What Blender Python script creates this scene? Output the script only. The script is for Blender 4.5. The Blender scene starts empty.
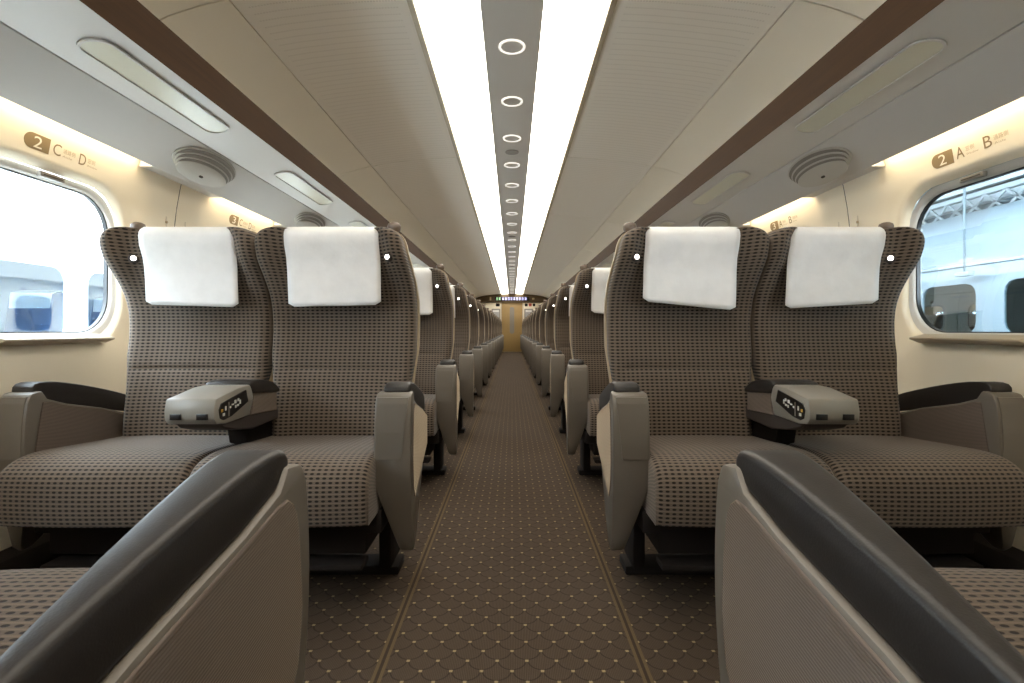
import bpy, bmesh, math, random
from mathutils import Vector, Matrix
R = math.radians
PI = math.pi
random.seed(4)
scene = bpy.context.scene
col = scene.collection

# ------------------------------------------------------------------ camera, sky, exposure
CAMZ = 0.81
cam_d = bpy.data.cameras.new('camera')
cam_d.sensor_width = 36.0
cam_d.lens = 18.0
cam_d.shift_y = -11.5 / 1024.0
cam_d.clip_start = 0.02
cam_d.clip_end = 200
cam = bpy.data.objects.new('camera', cam_d)
col.objects.link(cam)
cam.location = (0, 0, CAMZ)
cam.rotation_euler = (R(90), 0, 0)
scene.camera = cam

world = bpy.data.worlds.new('sky')
scene.world = world
world.use_nodes = True
bg = world.node_tree.nodes['Background']
bg.inputs['Color'].default_value = (0.78, 0.89, 1.0, 1)
bg.inputs['Strength'].default_value = 20.0

scene.view_settings.view_transform = 'Standard'
scene.view_settings.look = 'None'
scene.view_settings.gamma = 1.0
scene.view_settings.use_curve_mapping = False
scene.view_settings.exposure = 0.12

STRIP_E = 6.2      # ceiling light panels
COVE_E = 15.0      # strip lamps over the windows
LED_E = 6.0

# ------------------------------------------------------------------ layout constants (metres)
PITCH = 1.16
NROWS = 16
ROW2_Y = 1.45            # front of the armrests in row 2
WIN2_Y = 1.725           # centre of the row 2 window
Y0, Y1 = -1.15, 19.1     # end walls
PAIR_X = 0.875
CEIL_Z = 2.15
ORD = ['', 'first', 'second', 'third', 'fourth', 'fifth', 'sixth', 'seventh', 'eighth', 'ninth', 'tenth',
       'eleventh', 'twelfth', 'thirteenth', 'fourteenth', 'fifteenth', 'sixteenth', 'seventeenth']
NUM = ['zero', 'one', 'two', 'three', 'four', 'five', 'six', 'seven', 'eight', 'nine', 'ten', 'eleven', 'twelve', 'thirteen',
       'fourteen', 'fifteen', 'sixteen', 'seventeen']
SIDES = ((-1, 'left', 'C D'), (1, 'right', 'A B'))

# ------------------------------------------------------------------ helpers
def srgb(r, g, b):
    f = lambda c: (c / 255 / 12.92) if c / 255 <= 0.04045 else ((c / 255 + 0.055) / 1.055) ** 2.4
    return (f(r), f(g), f(b), 1)

class NT:
    def __init__(self, name):
        self.m = bpy.data.materials.new(name)
        self.m.use_nodes = True
        self.n = self.m.node_tree.nodes
        self.l = self.m.node_tree.links
        self.b = self.n['Principled BSDF']
        self.out = self.n['Material Output']
    def node(self, t, **kw):
        x = self.n.new(t)
        for k, v in kw.items(): setattr(x, k, v)
        return x
    def put(self, sock, v):
        if isinstance(v, (int, float)): sock.default_value = v
        elif isinstance(v, tuple): sock.default_value = v
        else: self.l.new(v, sock)
    def math(self, op, a, b=0.0, c=0.0):
        x = self.node('ShaderNodeMath', operation=op)
        self.put(x.inputs[0], a); self.put(x.inputs[1], b); self.put(x.inputs[2], c)
        return x.outputs[0]
    def mix(self, f, a, b):
        x = self.node('ShaderNodeMix', data_type='RGBA')
        self.put(x.inputs[0], f); self.put(x.inputs[6], a); self.put(x.inputs[7], b)
        return x.outputs[2]
    def ramp(self, v, lo, hi):
        x = self.node('ShaderNodeMapRange', interpolation_type='SMOOTHSTEP')
        self.put(x.inputs[0], v); self.put(x.inputs[1], lo); self.put(x.inputs[2], hi)
        return x.outputs[0]
    def noise(self, vec, scale, detail=3.0):
        x = self.node('ShaderNodeTexNoise')
        x.inputs['Scale'].default_value = scale; x.inputs['Detail'].default_value = detail
        if vec is not None: self.l.new(vec, x.inputs['Vector'])
        return x.outputs['Fac']
    def obj(self):
        return self.node('ShaderNodeTexCoord').outputs['Object']
    def uv(self):
        return self.node('ShaderNodeTexCoord').outputs['UV']
    def sep(self, v):
        x = self.node('ShaderNodeSeparateXYZ'); self.l.new(v, x.inputs[0])
        return x.outputs
    def bump(self, h, strength=0.3, dist=0.002):
        x = self.node('ShaderNodeBump')
        x.inputs['Strength'].default_value = strength; x.inputs['Distance'].default_value = dist
        self.l.new(h, x.inputs['Height']); self.l.new(x.outputs[0], self.b.inputs['Normal'])
    def cell(self, v, size, shift=0.0):      # signed distance to the nearest multiple of size
        q = self.math('DIVIDE', v, size)
        q = self.math('ADD', q, 0.5 + shift)
        q = self.math('FRACT', q)
        q = self.math('SUBTRACT', q, 0.5)
        return self.math('MULTIPLY', q, size)

def plain(name, c, rough=0.5, metal=0.0, var=0.05, scale=30.0, bump=0.0, spec=0.5):
    t = NT(name)
    o = t.obj()
    n = t.noise(o, scale)
    d = tuple(x * (1 - var) for x in c[:3]) + (1,)
    e = tuple(min(1, x * (1 + var)) for x in c[:3]) + (1,)
    t.put(t.b.inputs['Base Color'], t.mix(n, d, e))
    t.b.inputs['Roughness'].default_value = rough
    t.b.inputs['Metallic'].default_value = metal
    t.b.inputs['Specular IOR Level'].default_value = spec
    if bump: t.bump(t.noise(o, scale * 12), bump, 0.001)
    return t.m

def emit(name, c, s):
    t = NT(name)
    t.b.inputs['Base Color'].default_value = (0.8, 0.8, 0.8, 1)
    t.b.inputs['Emission Color'].default_value = c
    t.b.inputs['Emission Strength'].default_value = s
    t.b.inputs['Roughness'].default_value = 0.4
    return t.m

def glass_mat(name, tint, refl=0.06, through=1.0, rough=0.02):
    t = NT(name)
    tr = t.node('ShaderNodeBsdfTransparent'); tr.inputs[0].default_value = tint
    gl = t.node('ShaderNodeBsdfGlossy'); gl.inputs['Roughness'].default_value = rough
    gl.inputs['Color'].default_value = (0.9, 0.95, 1, 1)
    fr = t.node('ShaderNodeFresnel'); fr.inputs[0].default_value = 1.35
    f = t.math('ADD', t.math('MULTIPLY', fr.outputs[0], 0.25), refl - 0.06)
    mx = t.node('ShaderNodeMixShader')
    t.l.new(f, mx.inputs[0]); t.l.new(tr.outputs[0], mx.inputs[1]); t.l.new(gl.outputs[0], mx.inputs[2])
    t.l.new(mx.outputs[0], t.out.inputs[0])
    return t.m

def mk(name, verts, faces, mat, parent=None, uv=None, smooth=False, flip=False, angle=None):
    me = bpy.data.meshes.new(name)
    if flip: faces = [tuple(reversed(f)) for f in faces]
    me.from_pydata([tuple(v) for v in verts], [], faces)
    if uv is not None:
        lay = me.uv_layers.new(name='uv')
        for lp in me.loops: lay.data[lp.index].uv = uv[lp.vertex_index]
    me.materials.append(mat)
    if smooth:
        for p in me.polygons: p.use_smooth = True
        if angle: me.set_sharp_from_angle(angle=R(angle))
    me.update()
    o = bpy.data.objects.new(name, me)
    col.objects.link(o)
    if parent is not None: o.parent = parent
    return o

def from_bm(name, bm, mat, parent=None, smooth=False, angle=35):
    bmesh.ops.recalc_face_normals(bm, faces=bm.faces)
    me = bpy.data.meshes.new(name)
    bm.to_mesh(me); bm.free()
    me.materials.append(mat)
    if smooth:
        for p in me.polygons: p.use_smooth = True
        me.set_sharp_from_angle(angle=R(angle))
    o = bpy.data.objects.new(name, me)
    col.objects.link(o)
    if parent is not None: o.parent = parent
    return o

def bevel_bm(bm, w, seg=2, ang=30):
    if w <= 0: return
    es = [e for e in bm.edges if len(e.link_faces) == 2 and e.calc_face_angle(0) > R(ang)]
    bmesh.ops.bevel(bm, geom=es, offset=w, segments=seg, profile=0.5, affect='EDGES', clamp_overlap=True)

def bm_box(bm, x0, x1, y0, y1, z0, z1):
    v = [bm.verts.new(p) for p in ((x0, y0, z0), (x1, y0, z0), (x1, y1, z0), (x0, y1, z0),
                                   (x0, y0, z1), (x1, y0, z1), (x1, y1, z1), (x0, y1, z1))]
    for f in ((0, 3, 2, 1), (4, 5, 6, 7), (0, 1, 5, 4), (1, 2, 6, 5), (2, 3, 7, 6), (3, 0, 4, 7)):
        bm.faces.new([v[i] for i in f])

def box(name, x0, x1, y0, y1, z0, z1, mat, parent=None, bev=0.0, seg=2):
    if x0 > x1: x0, x1 = x1, x0
    bm = bmesh.new(); bm_box(bm, x0, x1, y0, y1, z0, z1)
    bmesh.ops.recalc_face_normals(bm, faces=bm.faces)
    bevel_bm(bm, bev, seg)
    return from_bm(name, bm, mat, parent, smooth=bev > 0)

def prism(name, poly, axis, a0, a1, mat, parent=None, bev=0.0, seg=2, mod=None, ang=30):
    """poly extruded along axis: 'x' -> poly is (y,z); 'y' -> poly is (x,z); 'z' -> poly is (x,y)"""
    bm = bmesh.new()
    def pt(p, a):
        return {'x': (a, p[0], p[1]), 'y': (p[0], a, p[1]), 'z': (p[0], p[1], a)}[axis]
    A = [bm.verts.new(pt(p, a0)) for p in poly]
    B = [bm.verts.new(pt(p, a1)) for p in poly]
    bm.faces.new(A); bm.faces.new(B[::-1])
    n = len(poly)
    for i in range(n): bm.faces.new((A[i], B[i], B[(i + 1) % n], A[(i + 1) % n]))
    if mod:
        for v in bm.verts: v.co = Vector(mod(*v.co))
    bmesh.ops.recalc_face_normals(bm, faces=bm.faces)
    bevel_bm(bm, bev, seg, ang)
    return from_bm(name, bm, mat, parent, smooth=True)

def tube(name, p0, p1, r, mat, parent=None, seg=10, r2=None):
    p0, p1 = Vector(p0), Vector(p1)
    d = (p1 - p0).normalized()
    a = d.orthogonal().normalized(); b = d.cross(a)
    r2 = r if r2 is None else r2
    V = []
    for p, rr in ((p0, r), (p1, r2)):
        for i in range(seg):
            t = 2 * PI * i / seg
            V.append(p + a * math.cos(t) * rr + b * math.sin(t) * rr)
    F = [(i, (i + 1) % seg, seg + (i + 1) % seg, seg + i) for i in range(seg)]
    F += [tuple(range(seg))[::-1], tuple(range(seg, 2 * seg))]
    return mk(name, V, F, mat, parent, smooth=True, angle=40)

def thing(name, label, cat, loc=(0, 0, 0), rot=(0, 0, 0), group=None):
    o = bpy.data.objects.new(name, None)
    o.empty_display_size = 0.05
    col.objects.link(o)
    o.location = loc; o.rotation_euler = rot
    o['label'] = label; o['category'] = cat
    if group: o['group'] = group
    return o

def tag(o, label, cat, group=None):
    o['label'] = label; o['category'] = cat
    if group: o['group'] = group
    return o

def struct(o, label=None, cat=None):
    o['kind'] = 'structure'
    if label: o['label'] = label
    if cat: o['category'] = cat
    return o

def copy_tree(o, parent=None):
    c = o.copy(); col.objects.link(c); c.parent = parent
    for ch in list(o.children): copy_tree(ch, c)
    return c

def smooth01(x):
    x = max(0.0, min(1.0, x))
    return x * x * (3 - 2 * x)

def interp(z, pts):
    if z <= pts[0][0]: return pts[0][1]
    for (a, b), (c, d) in zip(pts, pts[1:]):
        if z <= c:
            return b + (d - b) * smooth_lin((z - a) / (c - a))
    return pts[-1][1]
def smooth_lin(t): return t

def catmull(pts, n):
    """smooth curve through pts, n samples a span"""
    out = []
    P = [pts[0]] + list(pts) + [pts[-1]]
    for i in range(1, len(P) - 2):
        for k in range(n):
            t = k / n
            q = []
            for c in range(2):
                p0, p1, p2, p3 = P[i - 1][c], P[i][c], P[i + 1][c], P[i + 2][c]
                q.append(0.5 * (2 * p1 + (p2 - p0) * t + (2 * p0 - 5 * p1 + 4 * p2 - p3) * t * t + (3 * p1 - p0 - 3 * p2 + p3) * t ** 3))
            out.append(tuple(q))
    out.append(tuple(pts[-1]))
    return out

def rrect(hw, hh, r, n=64):
    """rounded rectangle outline, n points, counter-clockwise, spread evenly by angle"""
    out = []
    for i in range(n):
        t = 2 * PI * (i + 0.5) / n
        c, s = math.cos(t), math.sin(t)
        lo, hi = 0.0, 5.0
        for _ in range(40):
            m = (lo + hi) / 2
            x, y = abs(c * m), abs(s * m)
            dx, dy = x - (hw - r), y - (hh - r)
            inside = (math.hypot(max(dx, 0), max(dy, 0)) <= r) if (dx > 0 and dy > 0) else (x <= hw and y <= hh)
            if inside: lo = m
            else: hi = m
        out.append((c * lo, s * lo))
    return out

def stadium(hw, hh, r, n=10):
    out = []
    for cx, cy, a0 in ((hw - r, hh - r, 0), (-(hw - r), hh - r, 90), (-(hw - r), -(hh - r), 180), (hw - r, -(hh - r), 270)):
        for k in range(n + 1):
            a = R(a0 + 90 * k / n)
            out.append((cx + r * math.cos(a), cy + r * math.sin(a)))
    return out

# ------------------------------------------------------------------ materials
def fabric_mat():
    t = NT('seat_fabric')
    u = t.sep(t.uv())
    dx = t.cell(u[0], 0.0171); dy = t.cell(u[1], 0.0120)
    ex = t.math('DIVIDE', dx, 0.0056); ey = t.math('DIVIDE', dy, 0.0031)
    r = t.math('SQRT', t.math('ADD', t.math('MULTIPLY', ex, ex), t.math('MULTIPLY', ey, ey)))
    dot = t.math('SUBTRACT', 1.0, t.ramp(r, 0.75, 1.15))
    ly = t.math('ABSOLUTE', dy)
    band = t.ramp(ly, 0.003, 0.006)
    n = t.noise(t.uv(), 900.0, 2.0)
    base = t.mix(band, srgb(101, 89, 78), srgb(123, 109, 96))
    base = t.mix(t.math('MULTIPLY', n, 0.5), base, srgb(86, 76, 67))
    t.put(t.b.inputs['Base Color'], t.mix(t.math('MULTIPLY', dot, 0.95), base, srgb(28, 24, 23)))
    t.b.inputs['Roughness'].default_value = 0.92
    t.b.inputs['Specular IOR Level'].default_value = 0.15
    t.b.inputs['Sheen Weight'].default_value = 0.15
    t.bump(t.math('SUBTRACT', n, dot), 0.35, 0.0012)
    return t.m

def rib_mat():
    t = NT('armrest_fabric')
    o = t.sep(t.obj())
    a = t.math('ADD', t.math('MULTIPLY', o[1], 0.25), o[2])
    w = t.math('ABSOLUTE', t.cell(a, 0.0042))
    w = t.ramp(w, 0.0004, 0.0018)
    n = t.noise(t.obj(), 400.0)
    c = t.mix(w, srgb(88, 78, 72), srgb(114, 102, 94))
    t.put(t.b.inputs['Base Color'], t.mix(t.math('MULTIPLY', n, 0.5), c, srgb(100, 89, 83)))
    t.b.inputs['Roughness'].default_value = 0.9
    t.b.inputs['Specular IOR Level'].default_value = 0.15
    t.b.inputs['Sheen Weight'].default_value = 0.7
    t.b.inputs['Sheen Roughness'].default_value = 0.35
    t.b.inputs['Sheen Tint'].default_value = srgb(230, 210, 180)
    t.bump(w, 0.4, 0.001)
    return t.m

def carpet_mat():
    t = NT('carpet')
    p = t.obj()
    s = t.sep(p)
    x, y = s[0], s[1]
    a, b = 0.0726, 0.076
    col_ = None
    dots = arcs = None
    for sh in (0.0, 0.5):
        dx = t.cell(x, a, sh); dy = t.cell(y, b, sh)
        d = t.math('MAXIMUM', t.math('ABSOLUTE', dx), t.math('ABSOLUTE', dy))
        dd = t.math('SUBTRACT', 1.0, t.ramp(d, 0.0030, 0.0052))
        ax = t.cell(x, a, sh + 0.5); ay = t.cell(y, b, sh)
        r = t.math('SQRT', t.math('ADD', t.math('MULTIPLY', ax, ax), t.math('MULTIPLY', ay, ay)))
        ring = t.math('SUBTRACT', 1.0, t.ramp(t.math('ABSOLUTE', t.math('SUBTRACT', r, 0.0335)), 0.0008, 0.0032))
        ring = t.math('MULTIPLY', ring, t.math('LESS_THAN', ay, 0.0))
        dots = dd if dots is None else t.math('MAXIMUM', dots, dd)
        arcs = ring if arcs is None else t.math('MAXIMUM', arcs, ring)
    rib = t.ramp(t.math('ABSOLUTE', t.cell(x, 0.0042)), 0.0002, 0.0018)
    n = t.noise(p, 260.0, 2.0)
    n2 = t.noise(p, 3.0, 3.0)
    base = t.mix(rib, srgb(66, 55, 47), srgb(82, 70, 59))
    base = t.mix(t.math('MULTIPLY', n, 0.6), base, srgb(62, 53, 45))
    base = t.mix(t.math('MULTIPLY', n2, 0.25), base, srgb(86, 72, 58))
    c = t.mix(t.math('MULTIPLY', arcs, 0.65), base, srgb(44, 37, 32))
    c = t.mix(t.math('MULTIPLY', dots, 0.75), c, srgb(156, 138, 104))
    e = t.math('ABSOLUTE', t.math('SUBTRACT', t.math('ABSOLUTE', x), 0.315))
    inline = t.math('LESS_THAN', e, 0.0125)
    tan = t.math('MULTIPLY', inline, t.math('GREATER_THAN', e, 0.004))
    c = t.mix(inline, c, srgb(60, 50, 41))
    c = t.mix(t.math('MULTIPLY', tan, 0.6), c, srgb(108, 91, 66))
    t.put(t.b.inputs['Base Color'], c)
    t.b.inputs['Roughness'].default_value = 0.95
    t.b.inputs['Specular IOR Level'].default_value = 0.1
    t.bump(t.math('SUBTRACT', t.math('ADD', n, rib), arcs), 0.4, 0.0015)
    return t.m

def perf_mat():
    t = NT('perforated_ceiling')
    p = t.obj(); s = t.sep(p)
    ln = t.math('SUBTRACT', 1.0, t.ramp(t.math('ABSOLUTE', t.cell(s[1], 0.045)), 0.002, 0.006))
    dt = t.ramp(t.math('ABSOLUTE', t.cell(s[0], 0.012)), 0.001, 0.004)
    ax = t.math('ABSOLUTE', s[0])
    inside = t.math('MULTIPLY', t.math('GREATER_THAN', ax, 0.47), t.math('LESS_THAN', ax, 1.045))
    h = t.math('MULTIPLY', t.math('MULTIPLY', ln, dt), inside)
    t.put(t.b.inputs['Base Color'], t.mix(t.math('MULTIPLY', h, 0.24), srgb(246, 241, 233), srgb(158, 148, 136)))
    t.b.inputs['Roughness'].default_value = 0.55
    return t.m

def wood_mat():
    t = NT('brown_fascia')
    m = t.node('ShaderNodeMapping'); m.inputs['Scale'].default_value = (30, 0.8, 30)
    t.l.new(t.obj(), m.inputs[0])
    n = t.noise(m.outputs[0], 4.0, 5.0)
    t.put(t.b.inputs['Base Color'], t.mix(n, srgb(54, 35, 16), srgb(74, 48, 22)))
    t.b.inputs['Roughness'].default_value = 0.6
    t.b.inputs['Specular IOR Level'].default_value = 0.2
    return t.m

def leather_mat():
    t = NT('dark_leather')
    v = t.node('ShaderNodeTexVoronoi'); v.inputs['Scale'].default_value = 420
    t.l.new(t.obj(), v.inputs['Vector'])
    n = t.noise(t.obj(), 60.0)
    t.put(t.b.inputs['Base Color'], t.mix(n, srgb(28, 24, 22), srgb(38, 33, 30)))
    t.b.inputs['Roughness'].default_value = 0.5
    t.bump(v.outputs['Distance'], 0.18, 0.0006)
    return t.m

def cloth_mat():
    t = NT('white_cloth')
    n = t.noise(t.obj(), 22.0, 4.0)
    w = t.noise(t.obj(), 700.0, 1.0)
    t.put(t.b.inputs['Base Color'], t.mix(n, srgb(226, 224, 222), srgb(242, 240, 238)))
    t.b.inputs['Roughness'].default_value = 0.9
    t.b.inputs['Specular IOR Level'].default_value = 0.1
    t.bump(t.math('ADD', t.math('MULTIPLY', n, 6.0), w), 0.25, 0.0012)
    return t.m

M = {
    'fabric': fabric_mat(), 'rib': rib_mat(), 'carpet': carpet_mat(), 'perf': perf_mat(), 'wood': wood_mat(),
    'leather': leather_mat(), 'cloth': cloth_mat(),
    'grey': plain('armrest_grey_plastic', srgb(104, 97, 88), 0.42, bump=0.08, var=0.03),
    'silver': plain('console_plastic', srgb(134, 129, 120), 0.4, var=0.02),
    'shell': plain('seat_shell_tan', srgb(178, 160, 134), 0.55, var=0.03),
    'grip': plain('grip_brown', srgb(112, 97, 86), 0.5),
    'dark': plain('dark_frame', srgb(34, 29, 27), 0.85, spec=0.2),
    'black': plain('black_plastic', srgb(16, 15, 15), 0.35),
    'bezel': plain('lamp_bezel', srgb(58, 50, 46), 0.6),
    'button': plain('button_pale', srgb(205, 205, 200), 0.4),
    'button_amber': plain('button_amber', srgb(200, 160, 70), 0.4),
    'wall': plain('wall_cream', srgb(240, 229, 207), 0.65, var=0.02, scale=6),
    'frame': plain('window_frame_grey', srgb(196, 192, 186), 0.45, var=0.02),
    'blind': plain('blind_tab_grey', srgb(130, 124, 116), 0.5),
    'sill': plain('sill_beige', srgb(176, 162, 140), 0.5),
    'rack': plain('rack_grey', srgb(204, 201, 198), 0.48, var=0.02, scale=5),
    'vent': plain('vent_grey', srgb(190, 186, 178), 0.5, var=0.02),
    'vent_dark': plain('vent_gap', srgb(136, 130, 124), 0.7),
    'diffuser': plain('lamp_diffuser', srgb(206, 204, 188), 0.3, var=0.02),
    'ceil': plain('ceiling_side', srgb(246, 240, 228), 0.5, var=0.02, scale=4),
    'seam': plain('joint_dark', srgb(70, 62, 54), 0.8),
    'trim': plain('light_trim', srgb(190, 178, 156), 0.45, var=0.02),
    'duct': plain('centre_strip', srgb(212, 208, 204), 0.5, var=0.02, scale=5),
    'disc': plain('downlight_disc', srgb(212, 208, 204), 0.5, var=0.02),
    'speaker': plain('speaker_mesh', srgb(160, 156, 152), 0.7),
    'ring': emit('ring_lit', (1.0, 0.94, 0.85, 1), 0.9),
    'strip': emit('strip_lit', (1.0, 0.93, 0.80, 1), STRIP_E),
    'cove': emit('cove_lit', (1.0, 0.84, 0.58, 1), COVE_E),
    'led': emit('led_lit', (1.0, 0.93, 0.82, 1), LED_E),
    'hook': plain('hook_pale', srgb(214, 202, 180), 0.5),
    'tan': plain('sign_tan', srgb(142, 120, 84), 0.5),
    'signwhite': plain('sign_white', srgb(240, 232, 214), 0.5),
    'signpale': plain('sign_pale', srgb(186, 166, 130), 0.5),
    'door': plain('door_bronze', srgb(154, 126, 78), 0.45, var=0.06, scale=10),
    'header': plain('header_brown', srgb(86, 66, 38), 0.45),
    'pane': glass_mat('window_glass', (0.93, 0.97, 0.97, 1)),
    'screen': plain('display_black', srgb(14, 12, 18), 0.3),
    'ledg': emit('display_green', (0.05, 0.55, 0.08, 1), 1.0),
    'ledb': emit('display_blue', (0.20, 0.20, 0.85, 1), 1.1),
    'red': plain('sticker_red', srgb(176, 70, 50), 0.5),
    'paper': plain('notice_grey', srgb(170, 168, 170), 0.5),
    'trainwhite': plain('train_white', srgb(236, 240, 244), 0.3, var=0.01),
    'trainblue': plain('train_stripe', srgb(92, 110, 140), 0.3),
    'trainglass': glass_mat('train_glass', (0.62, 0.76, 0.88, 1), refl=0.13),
    'trainwhite_shaded': plain('train_white_shaded', srgb(160, 178, 190), 0.35, var=0.01),  # white train body with the canopy's shade put into its colour
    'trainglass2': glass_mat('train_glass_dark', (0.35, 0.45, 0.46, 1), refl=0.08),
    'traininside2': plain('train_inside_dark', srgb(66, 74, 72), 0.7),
    'traininside': plain('train_inside', srgb(176, 186, 198), 0.7),
    'steel': plain('canopy_steel', srgb(120, 140, 150), 0.5),
    'steel_pale': plain('canopy_pale', srgb(190, 205, 212), 0.5),
    'green': plain('canopy_green', srgb(84, 112, 100), 0.6),
    'added_platform': plain('bounce_concrete', srgb(196, 196, 192), 0.85, var=0.06, scale=3),
    'concrete': plain('concrete', srgb(150, 150, 148), 0.9, var=0.15, scale=3),
    'lampwhite': emit('platform_lamp', (0.85, 0.95, 1.0, 1), 2.0),
}

# ------------------------------------------------------------------ the setting: floor, walls, ceiling
WALLP = [(0.0, 1.50), (0.25, 1.535), (0.75, 1.54), (1.0, 1.538), (1.2, 1.532), (1.33, 1.52), (1.41, 1.507), (1.50, 1.488), (1.62, 1.46)]
def wall_x(z): return interp(z, WALLP)

fl = box('floor', -1.62, 1.62, Y0 - 0.1, Y1 + 0.12, -0.06, 0.0, M['carpet'])
struct(fl, 'dark brown patterned carpet with yellow dots and two tan aisle lines', 'floor')

edges = [Y0, -0.04] + [1.96 + 2.0 * k for k in range(9)] + [Y1]
CP_MAIN = [(0.425, 1.335), (0.60, 1.327), (0.78, 1.311), (0.95, 1.291), (1.083, 1.268)]
CP_SIDE = [(1.089, 1.2665), (1.20, 1.240), (1.314, 1.2025), (1.42, 1.150), (1.50, 1.085), (1.56, 0.98)]
def strip_panel(name, prof, sx, y0, y1, mat, parent, th=0.018):
    V, F = [], []
    n = len(prof)
    for y in (y0, y1):
        for off in (0, th):
            for (x, dz) in prof: V.append((sx * x, y, CAMZ + dz + off))
    for i in range(n - 1):
        F.append((i, i + 1, 2 * n + i + 1, 2 * n + i))
        F.append((n + i, 3 * n + i, 3 * n + i + 1, n + i + 1))
        F.append((i, n + i, n + i + 1, i + 1))
        F.append((2 * n + i, 2 * n + i + 1, 3 * n + i + 1, 3 * n + i))
    F.append((0, 2 * n, 3 * n, n)); F.append((n - 1, 2 * n - 1, 4 * n - 1, 3 * n - 1))
    return mk(name, V, F, mat, parent, smooth=True, angle=40, flip=sx > 0)

# ceiling shell above the panels
shell = [(x, dz + 0.03) for x, dz in CP_MAIN + CP_SIDE]
prof = [(-x, CAMZ + z) for x, z in reversed(shell)] + [(-0.42, CAMZ + 1.40), (0.42, CAMZ + 1.40)] + [(x, CAMZ + z) for x, z in shell]
prof = prof + [(1.66, CAMZ + 0.98), (1.66, 2.42), (-1.66, 2.42), (-1.66, CAMZ + 0.98)]
ceiling = prism('ceiling', prof, 'y', Y0, Y1, M['seam'])
struct(ceiling, 'curved beige panelled train ceiling with a central light trough', 'ceiling')
for sx, sname, sides in SIDES:
    for a, b in zip(edges, edges[1:]):
        strip_panel('ceiling_panel', CP_MAIN, sx, a + 0.004, b - 0.004, M['perf'], ceiling)
        strip_panel('ceiling_side_panel', CP_SIDE, sx, a + 0.004, b - 0.004, M['ceil'], ceiling)
# centre strip between the lights, in panels
for a, b in zip(edges, edges[1:]):
    box('centre_panel', -0.131, 0.131, a + 0.001, b - 0.001, CEIL_Z + 0.003, CEIL_Z + 0.02, M['duct'], ceiling)

# the two long glowing panels
for sx, sname, sides in SIDES:
    t = thing('ceiling_light', 'long glowing white ceiling light panel on the %s side of the centre strip' % sides, 'ceiling light',
              (sx * 0.27, 9, CEIL_Z), group='long ceiling light panels')
    L0, L1 = Y0 + 0.01 - 9, Y1 - 0.01 - 9
    pf = [(sx * (x - 0.27), z) for x, z in ((0.132, 0.012), (0.20, 0.002), (0.27, -0.001), (0.34, 0.0), (0.398, 0.003), (0.398, 0.02), (0.132, 0.03))]
    prism('light_diffuser', pf, 'y', L0, L1, M['strip'], t)
    pf = [(sx * (x - 0.27), z) for x, z in ((0.399, -0.018), (0.424, -0.014), (0.424, 0.02), (0.399, 0.02))]
    prism('light_trim', pf, 'y', L0, L1, M['trim'], t)

# walls: lower wainscot, one panel a row with the window opening in it, upper part over the rack
def window_rows():
    return [(r, WIN2_Y + PITCH * (r - 2)) for r in range(0, NROWS + 1)]
NP = 72
WCZ = 1.058
def panel_mesh(name, sx, y0, y1, yc, mat, parent):
    """wall panel with a rounded window opening; the joint edges are chamfered back"""
    z0, z1 = 0.60, 1.56
    a, b = yc - y0, y1 - yc
    hole = rrect(0.325, 0.307, 0.165, NP)
    rect = []
    cor = {}
    for i, (hx, hz) in enumerate(hole):
        c, s = hx, hz
        k = 1e9
        if c > 0: k = min(k, b / c)
        if c < 0: k = min(k, -a / c)
        if s > 0: k = min(k, (z1 - WCZ) / s)
        if s < 0: k = min(k, (z0 - WCZ) / s)
        rect.append([c * k, s * k])
    for cx, cz in ((b, z1 - WCZ), (-a, z1 - WCZ), (-a, z0 - WCZ), (b, z0 - WCZ)):
        j = min(range(NP), key=lambda i: (rect[i][0] - cx) ** 2 + (rect[i][1] - cz) ** 2)
        rect[j] = [cx, cz]
    rings = []
    def bay(y, z):       # the bay around the window lies a little further out than the piers
        d = 1 - smooth01((abs(y) - 0.335) / 0.06)
        return 0.016 * d * smooth01((z - 0.72) / 0.1)
    def add(pts, depth, usebay=True):
        R_ = []
        for (p, q) in pts:
            z = WCZ + q
            x = wall_x(z) + depth + (bay(p, z) if usebay else 0.016)
            R_.append((sx * x, yc + p, z))
        rings.append(R_)
    add(rect, 0.007)
    ins = [[p * (1 - 0.006), q] for p, q in rect]
    add(ins, 0.0)
    for f in (0.12, 0.25, 0.4, 0.55, 0.7, 0.85, 0.95):
        add([(r[0] * 0.994 + (h[0] - r[0] * 0.994) * f, r[1] + (h[1] - r[1]) * f) for r, h in zip(rect, hole)], 0.0)
    for (hw, hh, r, d) in ((0.325, 0.307, 0.165, 0.0), (0.318, 0.30, 0.16, 0.003), (0.308, 0.29, 0.152, 0.012), (0.300, 0.282, 0.146, 0.024)):
        add(rrect(hw, hh, r, NP), d)
    V = [v for r_ in rings for v in r_]
    F = []
    for k in range(len(rings) - 1):
        for i in range(NP):
            j = (i + 1) % NP
            F.append((k * NP + i, k * NP + j, (k + 1) * NP + j, (k + 1) * NP + i))
    return mk(name, V, F, mat, parent, smooth=True, angle=50, flip=sx < 0)

def ring_loft(name, loops, mat, parent, flip=False, cap=False):
    n = len(loops[0])
    V = [v for l in loops for v in l]
    F = []
    for k in range(len(loops) - 1):
        for i in range(n):
            j = (i + 1) % n
            F.append((k * n + i, k * n + j, (k + 1) * n + j, (k + 1) * n + i))
    if cap: F.append(tuple(range((len(loops) - 1) * n, len(loops) * n)))
    return mk(name, V, F, mat, parent, smooth=True, angle=50, flip=flip)

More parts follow.
